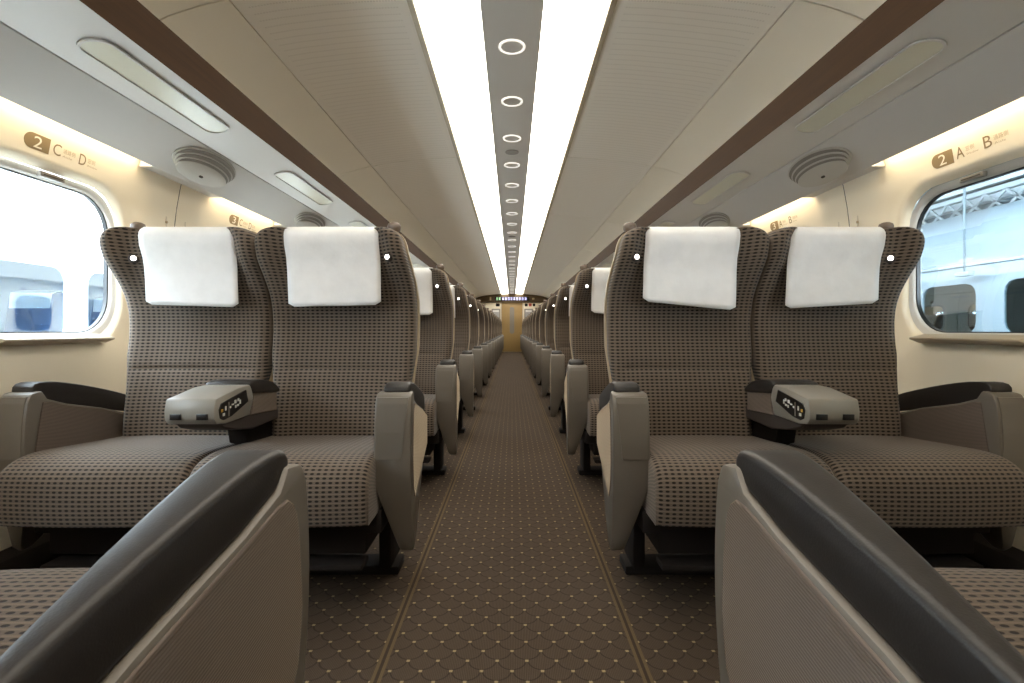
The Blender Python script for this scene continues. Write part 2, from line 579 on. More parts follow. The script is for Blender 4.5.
wn = 0
for sx, sname, sides in SIDES:
    lower = [(1.50, -0.02), (1.50, 0.0), (1.53, 0.25), (1.538, 0.60), (1.66, 0.60), (1.66, -0.02)]
    w = prism('wall_' + sname, [(sx * x, z) for x, z in lower], 'y', Y0, Y1, M['wall'])
    struct(w, 'cream curved side wall with the %s row signs' % sides, 'wall')
    upper = [(1.46, 1.555), (1.46, 1.62), (1.56, 1.80), (1.66, 1.80), (1.66, 1.555)]
    prism('upper_wall', [(sx * x, z) for x, z in upper], 'y', Y0, Y1, M['wall'], w)
    proto = None
    for r, yc in window_rows():
        a, b = yc - PITCH / 2 + 0.01, yc + PITCH / 2 + 0.01
        if r == 0: a = Y0 - 0.02
        if r == NROWS: b = Y1 + 0.02
        if a < Y0 and r != 0: continue
        panel_mesh('wall_panel', sx, a, b, yc, M['wall'], w)
        if r < NROWS:
            zs = [0.60 + 0.94 * k / 10 for k in range(11)]
            mk('joint_strip', [(sx * (wall_x(z) + (0.0015 if q < 2 else 0.006)), b + (-0.0022, 0.0022, 0.0022, -0.0022)[q], z) for z in zs for q in range(4)],
               [(4 * k + q, 4 * k + (q + 1) % 4, 4 * k + 4 + (q + 1) % 4, 4 * k + 4 + q) for k in range(10) for q in range(4)], M['seam'], w)
        wn += 1
        if proto is None:
            win = bpy.data.objects.new('window_%d' % wn, None); col.objects.link(win)
            win.location = (0, yc, WCZ)
            def loop(hw, hh, rr, depth, n=NP):
                return [(sx * (wall_x(WCZ + q) * 0.25 + 1.534 * 0.75 + 0.016 + depth), p, q) for p, q in rrect(hw, hh, rr, n)]
            ring_loft('window_frame', [loop(0.302, 0.284, 0.148, 0.020), loop(0.299, 0.281, 0.146, 0.023), loop(0.292, 0.266, 0.14, 0.026), loop(0.288, 0.258, 0.138, 0.036), loop(0.286, 0.256, 0.136, 0.050)], M['frame'], win, flip=sx < 0)
            ring_loft('window_seal', [loop(0.2885, 0.2585, 0.138, 0.037), loop(0.283, 0.254, 0.134, 0.038), loop(0.283, 0.254, 0.134, 0.052)], M['black'], win, flip=sx < 0)
            pn = loop(0.287, 0.257, 0.137, 0.044)
            mk('pane', pn, [tuple(range(NP))], M['pane'], win)
            bt = box('blind_tab', sx * 1.545, sx * 1.562, -0.045, 0.045, 0.258, 0.276, M['blind'], win, 0.003)
            box('tab_slot', sx * 1.543, sx * 1.547, -0.035, 0.035, 0.264, 0.268, M['seam'], bt)
            sl = prism('sill', [(sx * 1.50, -0.283), (sx * 1.50, -0.276), (sx * 1.56, -0.262), (sx * 1.575, -0.285), (sx * 1.535, -0.296)], 'x' if False else 'y', -0.21, 0.21, M['sill'], win, 0.002)
            proto = win
        else:
            win = copy_tree(proto); win.name = 'window_%d' % wn
            win.location = (0, yc, WCZ)
        win['kind'] = 'structure'
        win['label'] = 'rounded train window below the %s sign' % ('row %s %s' % (NUM[r], sides) if r > 1 else 'bare %s side wall' % sides)

def skirting(sx, sname):
    b = prism('baseboard_' + sname, [(sx * x, z) for x, z in ((1.44, 0.0), (1.44, 0.10), (1.47, 0.14), (1.54, 0.16), (1.54, 0.0))], 'y', Y0, Y1, M['dark'])
    struct(b)
for sx, sname, sides in SIDES: skirting(sx, sname)

# end wall with the door
wf = thing('wall_front', 'cream end wall around the bronze sliding door', 'wall', (0, Y1, 0)); wf['kind'] = 'structure'
for x0, x1 in ((-1.66, -0.39), (0.39, 1.66)):
    box('wall_panel', x0, x1, 0.0, 0.12, 0.0, 1.86, M['wall'], wf)
box('wall_panel', -0.39, 0.39, 0.05, 0.12, 0.0, 1.86, M['wall'], wf)
hp = [(-1.60, 1.82), (1.60, 1.82), (1.60, 2.30), (-1.60, 2.30)]
arch = [(-1.45, 1.83), (1.45, 1.83), (1.45, 1.95), (1.25, 2.03), (0.9, 2.10), (0.5, 2.14), (0.0, 2.165), (-0.5, 2.14), (-0.9, 2.10), (-1.25, 2.03), (-1.45, 1.95)]
prism('header', arch, 'y', -0.06, 0.0, M['header'], wf, 0.008)
prism('upper_panel', hp, 'y', 0.0, 0.12, M['header'], wf)
for x in (-0.405, 0.405):
    box('door_jamb', x - 0.02, x + 0.02, -0.015, 0.05, 0.0, 1.83, M['trim'], wf, 0.004)
# door
dr = thing('door_1', 'bronze sliding end door with a narrow vertical window', 'door', (0, Y1 + 0.02, 0)); dr['kind'] = 'structure'
box('door_leaf', -0.385, 0.385, 0.0, 0.028, 0.005, 1.83, M['door'], dr, 0.004)
prism('door_window', [(x, z + 1.17) for x, z in stadium(0.085, 0.50, 0.08, 6)], 'y', -0.006, 0.006, M['blind'], dr)
# display over the door
dp = thing('display_board', 'black destination display with green and blue lit characters over the door', 'display', (0, Y1 - 0.06, 1.97))
box('display_case', -0.64, 0.64, -0.025, 0.0, -0.075, 0.075, M['screen'], dp, 0.006)
rng = random.Random(11)
def glyph(x0, w, mat, parent):
    """one lit character: a few strokes of a dot matrix"""
    bm = bmesh.new()
    for k in range(3):
        zz = -0.045 + 0.042 * k + rng.uniform(-.006, .006)
        bm_box(bm, x0, x0 + w * rng.uniform(.7, 1), -0.029, -0.024, zz, zz + 0.013)
    for k in range(2):
        xx = x0 + w * (0.15 + 0.5 * k) + rng.uniform(-.01, .01)
        bm_box(bm, xx, xx + 0.014, -0.0285, -0.0245, -0.05, 0.05)
    return from_bm('display_character', bm, mat, parent)
glyph(-0.58, 0.07, M['ledg'], dp); glyph(-0.485, 0.07, M['ledg'], dp)
for k in range(9): glyph(-0.37 + k * 0.104, 0.085, M['ledb'], dp)
# pictograms and notices beside the door
for x, z, w_, h_, m_, nm, lb, ct in (
        (-0.80, 1.975, 0.06, 0.13, 'signpale', 'pictogram', 'small pale pictogram left of the lit display', 'sign'),
        (0.79, 1.975, 0.09, 0.07, 'signpale', 'pictogram', 'small pale pictogram right of the lit display', 'sign'),
        (-0.53, 1.745, 0.15, 0.11, 'dark', 'notice_plate', 'small dark plate above the grey notice', 'sign'),
        (0.53, 1.745, 0.11, 0.11, 'dark', 'notice_plate', 'small dark plate beside the red sticker', 'sign'),
        (0.68, 1.745, 0.11, 0.11, 'red', 'sticker', 'red sticker between two dark plates by the door', 'sign'),
        (0.82, 1.745, 0.09, 0.10, 'dark', 'notice_plate', 'small dark plate on the far side of the red sticker', 'sign'),
        (-0.60, 1.42, 0.32, 0.36, 'paper', 'notice', 'grey framed notice under the single dark plate', 'notice'),
        (0.62, 1.42, 0.32, 0.36, 'paper', 'notice', 'grey framed notice under the red sticker', 'notice')):
    yy = Y1 - (0.061 if z > 1.9 else 0.001)
    if nm == 'notice':
        t = thing(nm, lb, ct, (x, yy, z))
        box('notice_frame', -w_ / 2, w_ / 2, -0.012, 0.0, -h_ / 2, h_ / 2, M['blind'], t, 0.003)
        box('notice_sheet', -w_ / 2 + 0.03, w_ / 2 - 0.03, -0.015, -0.011, -h_ / 2 + 0.04, h_ / 2 - 0.03, M['paper'], t)
        box('notice_header', -w_ / 2 + 0.05, w_ / 2 - 0.05, -0.017, -0.0145, h_ / 2 - 0.12, h_ / 2 - 0.05, M['cloth'], t)
    else:
        o = prism(nm, rrect(w_ / 2, h_ / 2, 0.012, 20), 'y', -0.008, 0.0, M[m_]); o.location = (x, yy, z)
        tag(o, lb, ct)
# wall behind the camera
wb = thing('wall_back', 'cream end wall behind the first row', 'wall', (0, Y0, 0)); wb['kind'] = 'structure'
box('wall_panel', -1.66, 1.66, -0.1, 0.0, 0.0, 2.42, M['wall'], wb)
d2 = thing('door_2', 'bronze sliding door behind the first row', 'door', (0, Y0, 0)); d2['kind'] = 'structure'
box('door_leaf', -0.385, 0.385, 0.001, 0.03, 0.005, 1.83, M['door'], d2, 0.004)
prism('door_window', [(x, z + 1.17) for x, z in stadium(0.085, 0.50, 0.08, 6)], 'y', 0.029, 0.036, M['blind'], d2)

# ------------------------------------------------------------------ luggage racks with their lamps and vents
LIP = (1.44, CAMZ + 0.657); SEAM = (1.272, CAMZ + 0.766); FRONT = (1.052, CAMZ + 0.803)
for sx, sname, sides in SIDES:
    t = thing('luggage_rack', 'long luggage rack with brown front edge over the %s seats' % sides, 'luggage rack', (0, 9, 1.6), group='luggage racks along the walls')
    def pr(name, pts, mat, bev=0.0, y0=Y0 + .005, y1=Y1 - .005):
        return prism(name, [(sx * x, z - 1.6) for x, z in pts], 'y', y0 - 9, y1 - 9, mat, t, bev)
    pr('soffit_panel', [LIP, (SEAM[0] + 0.002, SEAM[1] - 0.0015), (SEAM[0] + 0.002, SEAM[1] + 0.015), (LIP[0], LIP[1] + 0.03)], M['rack'])
    pr('lamp_panel', [(SEAM[0] - 0.003, SEAM[1] + 0.001), FRONT, (FRONT[0], FRONT[1] + 0.02), (SEAM[0] - 0.003, SEAM[1] + 0.02)], M['rack'])
    pr('fascia', [(1.052, CAMZ + 0.8015), (1.020, CAMZ + 0.8975), (1.032, CAMZ + 0.9015), (1.045, CAMZ + 0.87), (1.058, CAMZ + 0.82)], M['wood'])
    pr('shelf', [(1.045, CAMZ + 0.832), (1.045, CAMZ + 0.85), (1.458, CAMZ + 0.82), (1.458, CAMZ + 0.74), (1.40, CAMZ + 0.74), (1.27, CAMZ + 0.79)], M['rack'])
    for r, yc in window_rows():
        # blocks that close the light slot between the window bays
        e0, e1 = yc + 0.335, yc + PITCH - 0.335
        if r == NROWS: e1 = Y1 - 0.006
        pr('slot_block', [(1.436, LIP[1] + 0.002), (1.50, LIP[1] + 0.002), (1.50, LIP[1] + 0.01), (1.47, 1.545), (1.436, 1.545)], M['rack'], 0.0, max(e0, Y0 + .006), e1)

def soffit_frame(sx, p0, p1):
    """matrix with x along +y of the car, y from p0 to p1 across the surface, z pointing down into the car"""
    ey = Vector((sx * (p1[0] - p0[0]), 0, p1[1] - p0[1])).normalized()
    ex = Vector((0, 1, 0))
    ez = ex.cross(ey)
    if ez.z > 0: ex = -ex; ez = ex.cross(ey)
    return Matrix((ex, ey, ez)).transposed().to_4x4()

def ellipse(a, b, n=36, cx=0, cy=0): return [(cx + a * math.cos(2 * PI * i / n), cy + b * math.sin(2 * PI * i / n)) for i in range(n)]

for sx, sname, sides in SIDES:
    # --- oval vents, one between each pair of windows
    mt = soffit_frame(sx, LIP, SEAM)
    proto = None
    for r in range(1, NROWS):
        yc = WIN2_Y + PITCH * (r - 2) + PITCH / 2 - 0.06
        if yc > Y1 - .4: continue
        if r == 1: continue
        c = Vector((sx * 1.342, yc, LIP[1] + 0.0632))
        if proto is None:
            t = thing('air_vent', '', 'air vent', (0, 0, 0))
            prism('vent_back', ellipse(0.200, 0.076, 36), 'z', 0.0005, 0.003, M['vent_dark'], t)
            for k in range(3):
                a = 0.205 - 0.014 * k; b = 0.080 - 0.0125 * k; q = -0.0105 * k
                prism('louver', ellipse(a, b, 40, 0, q), 'z', 0.003 + 0.007 * k, 0.0075 + 0.007 * k, M['vent'], t, 0.0015)
                prism('louver_gap', ellipse(a - 0.010, b - 0.007, 32, 0, q), 'z', 0.007 + 0.007 * k, 0.0105 + 0.007 * k, M['vent_dark'], t)
            prism('vent_cover', ellipse(0.168, 0.051, 40, 0, -0.034), 'z', 0.0240, 0.0275, M['vent'], t, 0.002)
            kn = prism('vent_knob', rrect(0.012, 0.005, 0.004, 16), 'z', 0.027, 0.031, M['seam'], t)
            kn.location = (0.0, -0.045, 0)
            proto = t
        else: t = copy_tree(proto)
        m2 = mt.copy(); m2.translation = c
        t.matrix_world = m2
        t['label'] = 'oval louvred air vent between the row %s and row %s %s signs' % (NUM[r], NUM[r + 1], sides)
        t['group'] = 'oval air vents under the luggage racks'
    # --- oblong reading lamps
    mt = soffit_frame(sx, (SEAM[0], SEAM[1]), FRONT)
    proto = None
    for r, yc in window_rows():
        if r < 2: continue
        c = Vector((sx * 1.150, yc - 0.02, SEAM[1] + 0.0193))
        if proto is None:
            t = thing('rack_lamp', '', 'lamp')
            outer = stadium(0.325, 0.047, 0.044); inner = stadium(0.319, 0.041, 0.039)
            V, F = [], []
            lp = [[(x, y, 0.0005) for x, y in outer], [(x, y, 0.006) for x, y in outer], [(x, y, 0.006) for x, y in inner], [(x, y, 0.0008) for x, y in inner]]
            ring_loft('lamp_rim', lp, M['rack'], t, flip=True)
            prism('lamp_diffuser', stadium(0.3195, 0.0415, 0.0395), 'z', 0.0005, 0.0022, M['diffuser'], t)
            proto = t
        else: t = copy_tree(proto)
        m2 = mt.copy(); m2.translation = c
        t.matrix_world = m2
        t['label'] = 'oblong pale lamp under the rack above the row %s %s sign' % (NUM[r], sides)
        t['group'] = 'oblong rack lamps'
    # --- strip lamps in the slot over each window
    proto = None
    for r, yc in window_rows():
        if proto is None:
            t = thing('cove_light', '', 'light')
            box('lamp_tube', sx * 1.448, sx * 1.474, -0.33, 0.33, 1.502, 1.512, M['cove'], t, 0.003)
            box('lamp_holder', sx * 1.442, sx * 1.482, -0.332, 0.332, 1.5125, 1.54, M['silver'], t)
            proto = t
        else: t = copy_tree(proto)
        t.location = (0, yc, 0)
        t['label'] = 'warm strip light hidden above the %s window of row %s' % (sides, NUM[r]) if r > 1 else 'warm strip light over the %s window %s' % (sides, 'by the back wall' if r == 0 else 'of the turned seats')
        t['group'] = 'strip lights over the windows'

# ------------------------------------------------------------------ downlight rings of the centre strip
def annulus(name, r0, r1, z0, z1, mat, parent, n=40):
    c = [(math.cos(2 * PI * i / n), math.sin(2 * PI * i / n)) for i in range(n)]
    lp = [[(r0 * x, r0 * y, z1) for x, y in c], [(r0 * x, r0 * y, z0) for x, y in c], [(r1 * x, r1 * y, z0) for x, y in c], [(r1 * x, r1 * y, z1) for x, y in c], [(r0 * x, r0 * y, z1) for x, y in c]]
    return ring_loft(name, lp, mat, parent)
proto = None
k = 0
y = 2.425 - 0.58 * 5
while y < Y1 - 0.3:
    if y > Y0 + 0.2:
        if proto is None:
            t = thing('ring_downlight', 'round ring light set in the grey strip between the ceiling panels', 'ceiling light', group='ring lights of the centre strip')
            annulus('lit_ring', 0.053, 0.063, -0.004, 0.002, M['ring'], t)
            prism('disc', ellipse(0.0525, 0.0525, 32), 'z', -0.0015, 0.004, M['disc'], t)
            proto = t
        else: t = copy_tree(proto)
        t.location = (0, y, CEIL_Z + 0.002)
    y += 0.58
for k in range(5):
    o = prism('ceiling_speaker', ellipse(0.05, 0.05, 32), 'z', -0.005, 0.003, M['speaker'])
    o.location = (0, 3.86 + 3.48 * k, CEIL_Z + 0.002)
    tag(o, 'dull grey speaker disc between two ring lights', 'speaker', 'grey speaker discs of the centre strip')

# ------------------------------------------------------------------ writing on the walls
def text_mesh(body):
    cu = bpy.data.curves.new('t', 'FONT'); cu.body = body; cu.size = 1.0; cu.resolution_u = 3
    ob = bpy.data.objects.new('t', cu); col.objects.link(ob)
    dg = bpy.context.evaluated_depsgraph_get()
    me = bpy.data.meshes.new_from_object(ob.evaluated_get(dg))
    bpy.data.objects.remove(ob); bpy.data.curves.remove(cu)
    return me
TCACHE = {}
def put_text(name, body, x0, x1, y0, y1, z, mat, parent, keep=False):
    key = (body, x0, x1, y0, y1, z, mat.name)
    if key not in TCACHE:
        me = text_mesh(body)
        if len(me.vertices):
            xs = [v.co.x for v in me.vertices]; ys = [v.co.y for v in me.vertices]
            ax, bx, ay, by = min(xs), max(xs), min(ys), max(ys)
            for v in me.vertices:
                v.co = Vector((x0 + (v.co.x - ax) / (bx - ax) * (x1 - x0), y0 + (v.co.y - ay) / (by - ay) * (y1 - y0), z))
        me.materials.clear(); me.materials.append(mat)
        TCACHE[key] = me
    o = bpy.data.objects.new(name, TCACHE[key]); col.objects.link(o); o.parent = parent
    return o
def pill_poly(L, h):
    r = h / 2
    return [(L, -r), (L, r)] + [(r * 1.0 + r * math.cos(R(a)), r * math.sin(R(a))) for a in range(90, 271, 15)]
SIGN_Z = 1.412
for sx, sname, sides in SIDES:
    L1, L2 = sides.split(' ')
    words = {'C': ('通路側', 'Aisle'), 'D': ('窓側', 'Window'), 'A': ('窓側', 'Window'), 'B': ('通路側', 'Aisle')}
    pillm = None
    for r in range(2, NROWS + 1):
        yc = WIN2_Y + PITCH * (r - 2)
        sy = yc - 0.128 if sx < 0 else yc + 0.130
        t = thing('row_sign', 'row sign with number %s and letters %s %s above the window' % (NUM[r], L1, L2), 'sign', (sx * (wall_x(SIGN_Z) + 0.0155), sy, SIGN_Z), (R(90 + 11), 0, R(90) if sx < 0 else R(-90)), 'row signs above the windows')
        if pillm is None:
            o = prism('number_plate', pill_poly(0.088, 0.050), 'z', -0.003, 0.001, M['tan'], t); pillm = o.data
        else:
            o = bpy.data.objects.new('number_plate', pillm); col.objects.link(o); o.parent = t
        s = str(r)
        w_ = 0.030 if len(s) == 1 else 0.046
        put_text('number', s, 0.046 - w_ / 2, 0.046 + w_ / 2, -0.018, 0.018, 0.0018, M['signwhite'], t)
        put_text('letter', L1, 0.101, 0.131, -0.018, 0.020, 0.001, M['tan'], t)
        put_text('letter', L2, 0.203, 0.231, -0.018, 0.020, 0.001, M['tan'], t)
        for L_, xx in ((L1, 0.138), (L2, 0.238)):
            a, b = words[L_]
            put_text('caption', a, xx, xx + 0.016 * len(a), -0.003, 0.013, 0.001, M['signpale'], t)
            put_text('caption', b, xx, xx + 0.0075 * len(b), -0.016, -0.009, 0.001, M['signpale'], t)

# coat hooks on the piers between the windows
for sx, sname, sides in SIDES:
    proto = None
    for r in range(2, NROWS):
        for q, dy in ((0, -0.065), (1, 0.065)):
            yy = WIN2_Y + PITCH * (r - 2) + PITCH / 2 + 0.015 + dy
            if proto is None:
                t = thing('coat_hook', '', 'hook')
                box('hook_slot', -0.004, 0.004, -0.0012, 0.0, 0.0, 0.055, M['hook'], t)
                prism('hook_knob', ellipse(0.006, 0.006, 16), 'z', 0.0, 0.004, M['signpale'], t).rotation_euler = (R(90), 0, 0)
                t.children[-1].location = (0, 0, -0.02)
                proto = t
            else: t = copy_tree(proto)
            t.location = (sx * (wall_x(1.29) - 0.001), yy, 1.285); t.rotation_euler = (0, 0, R(90) if sx < 0 else R(-90))
            t['label'] = 'small coat hook on the %s wall, %s side of the pier after row %s' % (sides, ('near', 'far')[q], NUM[r])
            t['group'] = 'coat hooks on the window piers'

# ------------------------------------------------------------------ the twin seats
# local frame: u towards the aisle, y=0 at the armrest fronts, seats face -y; s mirrors u
YF = catmull([(0.36, 0.352), (0.45, 0.345), (0.56, 0.362), (0.67, 0.388), (0.80, 0.410), (0.90, 0.402), (1.00, 0.352), (1.08, 0.302), (1.165, 0.286)], 6)
ZT = 1.160
def yfront(z):
    y = interp(z, YF)
    return y
def crease(z):   # seam across the lumbar
    return 0.007 * math.exp(-((z - 0.672) / 0.008) ** 2)
def half_w(z):
    w = interp(z, [(0.36, 0.232), (0.58, 0.240), (0.72, 0.260), (0.95, 0.262), (1.05, 0.264), (1.17, 0.258)])
    r = 0.055
    if z > ZT - r: w = w - r + math.sqrt(max(0, r * r - (z - (ZT - r)) ** 2))
    return w
def front_pt(t, z):
    w = half_w(z)
    wing = smooth01((z - 0.93) / 0.14)
    a = abs(t)
    y = yfront(z) + crease(z) * (1 - a ** 6)
    y -= wing * 0.045 * smooth01((a - 0.66) / 0.22) - wing * 0.012
    y -= 0.012 * (1 - wing) * smooth01((a - 0.5) / 0.4)
    e = max(0.0, (a - 0.86) / 0.14)
    y += 0.032 * (1 - math.sqrt(max(0, 1 - e * e)))
    rt = 0.032
    if z > ZT - rt: y += rt - math.sqrt(max(0, rt * rt - (z - (ZT - rt)) ** 2))
    return t * w, y
def corner(x, z, uc):
    return x - 0.024 * smooth01(x / 0.22) * smooth01((z - 0.93) / 0.2) if uc > 0 and x > 0 else x
def backrest(s, uc, mat, parent):
    zs = [0.36, 0.40, 0.45, 0.50, 0.55, 0.60, 0.64, 0.658, 0.664, 0.668, 0.672, 0.676, 0.680, 0.688, 0.72, 0.76, 0.80, 0.84, 0.88, 0.91, 0.94, 0.97, 1.0, 1.03, 1.06, 1.09, 1.11, 1.125, 1.136, 1.144, 1.150, 1.155, 1.158, 1.160]
    ts = [-1, -0.995, -0.98, -0.95, -0.91, -0.86, -0.8, -0.72, -0.64, -0.56, -0.45, -0.3, -0.15, 0]
    ts = ts + [-x for x in reversed(ts[:-1])]
    V, UV, F = [], [], []
    n = len(ts); ring = n * 2
    acc = 0.0; last = None
    for z in zs:
        yc = yfront(z)
        acc += 0 if last is None else math.hypot(z - last[0], yc - last[1])
        last = (z, yc)
        rt = 0.032
        bk = 0.085 + interp(z, YF) - (0.0 if z < ZT - rt else rt - math.sqrt(max(0, rt * rt - (z - (ZT - rt)) ** 2)))
        for t in ts:
            x, y = front_pt(t, z)
            V.append((s * (uc + corner(x, z, uc)), y, z)); UV.append((x + 5.0, acc))
        for t in reversed(ts):
            x, y = front_pt(t, z)
            V.append((s * (uc + corner(x, z, uc)), max(y + 0.004, bk - 0.012 * abs(t) ** 8), z)); UV.append((x + 5.0, acc))
    for k in range(len(zs) - 1):
        for i in range(ring):
            j = (i + 1) % ring
            F.append((k * ring + i, k * ring + j, (k + 1) * ring + j, (k + 1) * ring + i))
    F.append(tuple(range(ring))[::-1])
    top = (len(zs) - 1) * ring
    for i in range(n - 1): F.append((top + i, top + i + 1, top + ring - 2 - i, top + ring - 1 - i))
    return mk('backrest', V, F, mat, parent, uv=UV, smooth=True, flip=s < 0)
def back_shell(s, uc, mat, parent):
    zs = [0.34, 0.45, 0.55, 0.65, 0.75, 0.85, 0.92, 0.98, 1.03, 1.08, 1.11, 1.13, 1.145, 1.155]
    V, F = [], []
    n = 14
    for z in zs:
        w = half_w(z) + 0.006
        y0 = interp(z, YF) + 0.050; y1 = interp(z, YF) + 0.115 - (0.02 * smooth01((z - 1.06) / 0.1))
        pts = [(-w, y0), (-w, y0 + 0.02), (-w + 0.012, y1 - 0.015), (-w + 0.04, y1), (-w * .3, y1 + 0.008), (w * .3, y1 + 0.008), (w - 0.04, y1), (w - 0.012, y1 - 0.015), (w, y0 + 0.02), (w, y0)]
        n = len(pts)
        V += [(s * (uc + corner(x, z, uc)), y, z) for x, y in pts]
    for k in range(len(zs) - 1):
        for i in range(n):
            j = (i + 1) % n
            F.append((k * n + i, k * n + j, (k + 1) * n + j, (k + 1) * n + i))
    F.append(tuple(range(n))[::-1]); F.append(tuple(range((len(zs) - 1) * n, len(zs) * n)))
    return mk('back_shell', V, F, mat, parent, smooth=True, flip=s < 0, angle=50)
def head_cover(s, uc, parent, skew=0.0, seed=0, off=0.0):
    V, F = [], []
    nx = 17
    path = [0.894, 0.91, 0.94, 0.98, 1.02, 1.06, 1.10, 1.13, 1.142, 1.151, 1.157]
    rows = []
    rg = random.Random(seed)
    ph = rg.uniform(0, 6)
    for k, z in enumerate(path):
        row = []
        for i in range(nx):
            x = -0.161 + 0.322 * i / (nx - 1)
            zz = z + skew * x * max(0, 1 - (z - 0.894) / 0.2)
            if k < 5:   # the corners hang a little rounded
                ed = max(0, (abs(x) - 0.145) / 0.016)
                zz += 0.012 * ed * ed * (1 - k / 5)
            w = half_w(zz)
            y = front_pt(max(-0.66, min(0.66, (x + off) / w)), zz)[1] - 0.008
            hang = interp(1.02, YF) - 0.006
            if zz < 1.06: y = min(y, y * 0.15 + (front_pt(max(-0.66, min(0.66, (x + off) / half_w(1.06))), 1.06)[1] - 0.004) * 0.85)
            y -= 0.0018 * math.sin(x * 31 + zz * 17 + ph) * (1 if zz < 1.12 else 0)
            row.append((s * (uc + x), y, zz))
        rows.append(row)
    zt = ZT + 0.004
    yb = interp(1.14, YF) + 0.10
    rows.append([(s * (uc + (-0.161 + 0.322 * i / (nx - 1))), interp(1.165, YF) + 0.035, zt) for i in range(nx)])
    rows.append([(s * (uc + (-0.161 + 0.322 * i / (nx - 1))), yb - 0.02, zt - 0.001) for i in range(nx)])
    rows.append([(s * (uc + (-0.161 + 0.322 * i / (nx - 1))), yb + 0.022, zt - 0.03) for i in range(nx)])
    rows.append([(s * (uc + (-0.161 + 0.322 * i / (nx - 1))), yb + 0.034, 1.06) for i in range(nx)])
    rows.append([(s * (uc + (-0.161 + 0.322 * i / (nx - 1))), yb + 0.058, 0.98) for i in range(nx)])
    V = [v for r_ in rows for v in r_]
    for k in range(len(rows) - 1):
        for i in range(nx - 1):
            F.append((k * nx + i, k * nx + i + 1, (k + 1) * nx + i + 1, (k + 1) * nx + i))
    o = mk('headrest_cover', V, F, M['cloth'], parent, smooth=True, flip=s < 0)
    md = o.modifiers.new('thickness', 'SOLIDIFY'); md.thickness = 0.003; md.offset = 1.0
    o['label'] = 'white cloth headrest cover'
    return o
def cushion(s, uc, hw, parent):
    prof = catmull([(0.02, 0.286), (-0.07, 0.286), (-0.090, 0.292), (-0.096, 0.36), (-0.086, 0.42), (-0.045, 0.452), (0.03, 0.463), (0.15, 0.456), (0.28, 0.446), (0.42, 0.437)], 4)
    ts = [-1, -0.985, -0.95, -0.9, -0.82, -0.7, -0.5, -0.25, 0, 0.25, 0.5, 0.7, 0.82, 0.9, 0.95, 0.985, 1]
    n = len(ts); m = len(prof)
    V, UV, F = [], [], []
    acc = 0; last = None
    for (y, z) in prof:
        acc += 0 if last is None else math.hypot(y - last[0], z - last[1]); last = (y, z)
        for t in ts:
            a = abs(t)
            e = max(0, (a - 0.9) / 0.1); drop = 0.014 * (1 - math.sqrt(max(0, 1 - e * e)))
            f = smooth01((0.10 - y) / 0.15)
            yy = y + f * (0.014 * a ** 2 + drop * 0.8) - 0.006 * f
            zz = z - (drop + 0.004 * a * a) * smooth01((z - 0.36) / 0.08)
            V.append((s * (uc + t * hw), yy, zz)); UV.append((t * hw + 5, acc))
    for k in range(m - 1):
        for i in range(n - 1):
            F.append((k * n + i, (k + 1) * n + i, (k + 1) * n + i + 1, k * n + i + 1))
    # underside and sides
    base = len(V)
    for (y, z) in prof:
        for t in (-1, 1):
            V.append((s * (uc + t * hw), max(y, -0.08), 0.286)); UV.append((t * hw + 5, 0.1))
    for k in range(m - 1):
        F.append((k * n, base + 2 * k, base + 2 * (k + 1), (k + 1) * n))
        F.append((k * n + n - 1, (k + 1) * n + n - 1, base + 2 * (k + 1) + 1, base + 2 * k + 1))
    F.append(tuple([base + 2 * (m - 1), base + 2 * (m - 1) + 1] + [(m - 1) * n + i for i in reversed(range(n))]))
    o = mk('seat_cushion', V, F, M['fabric'], parent, uv=UV, smooth=True, flip=s > 0, angle=60)
    return o

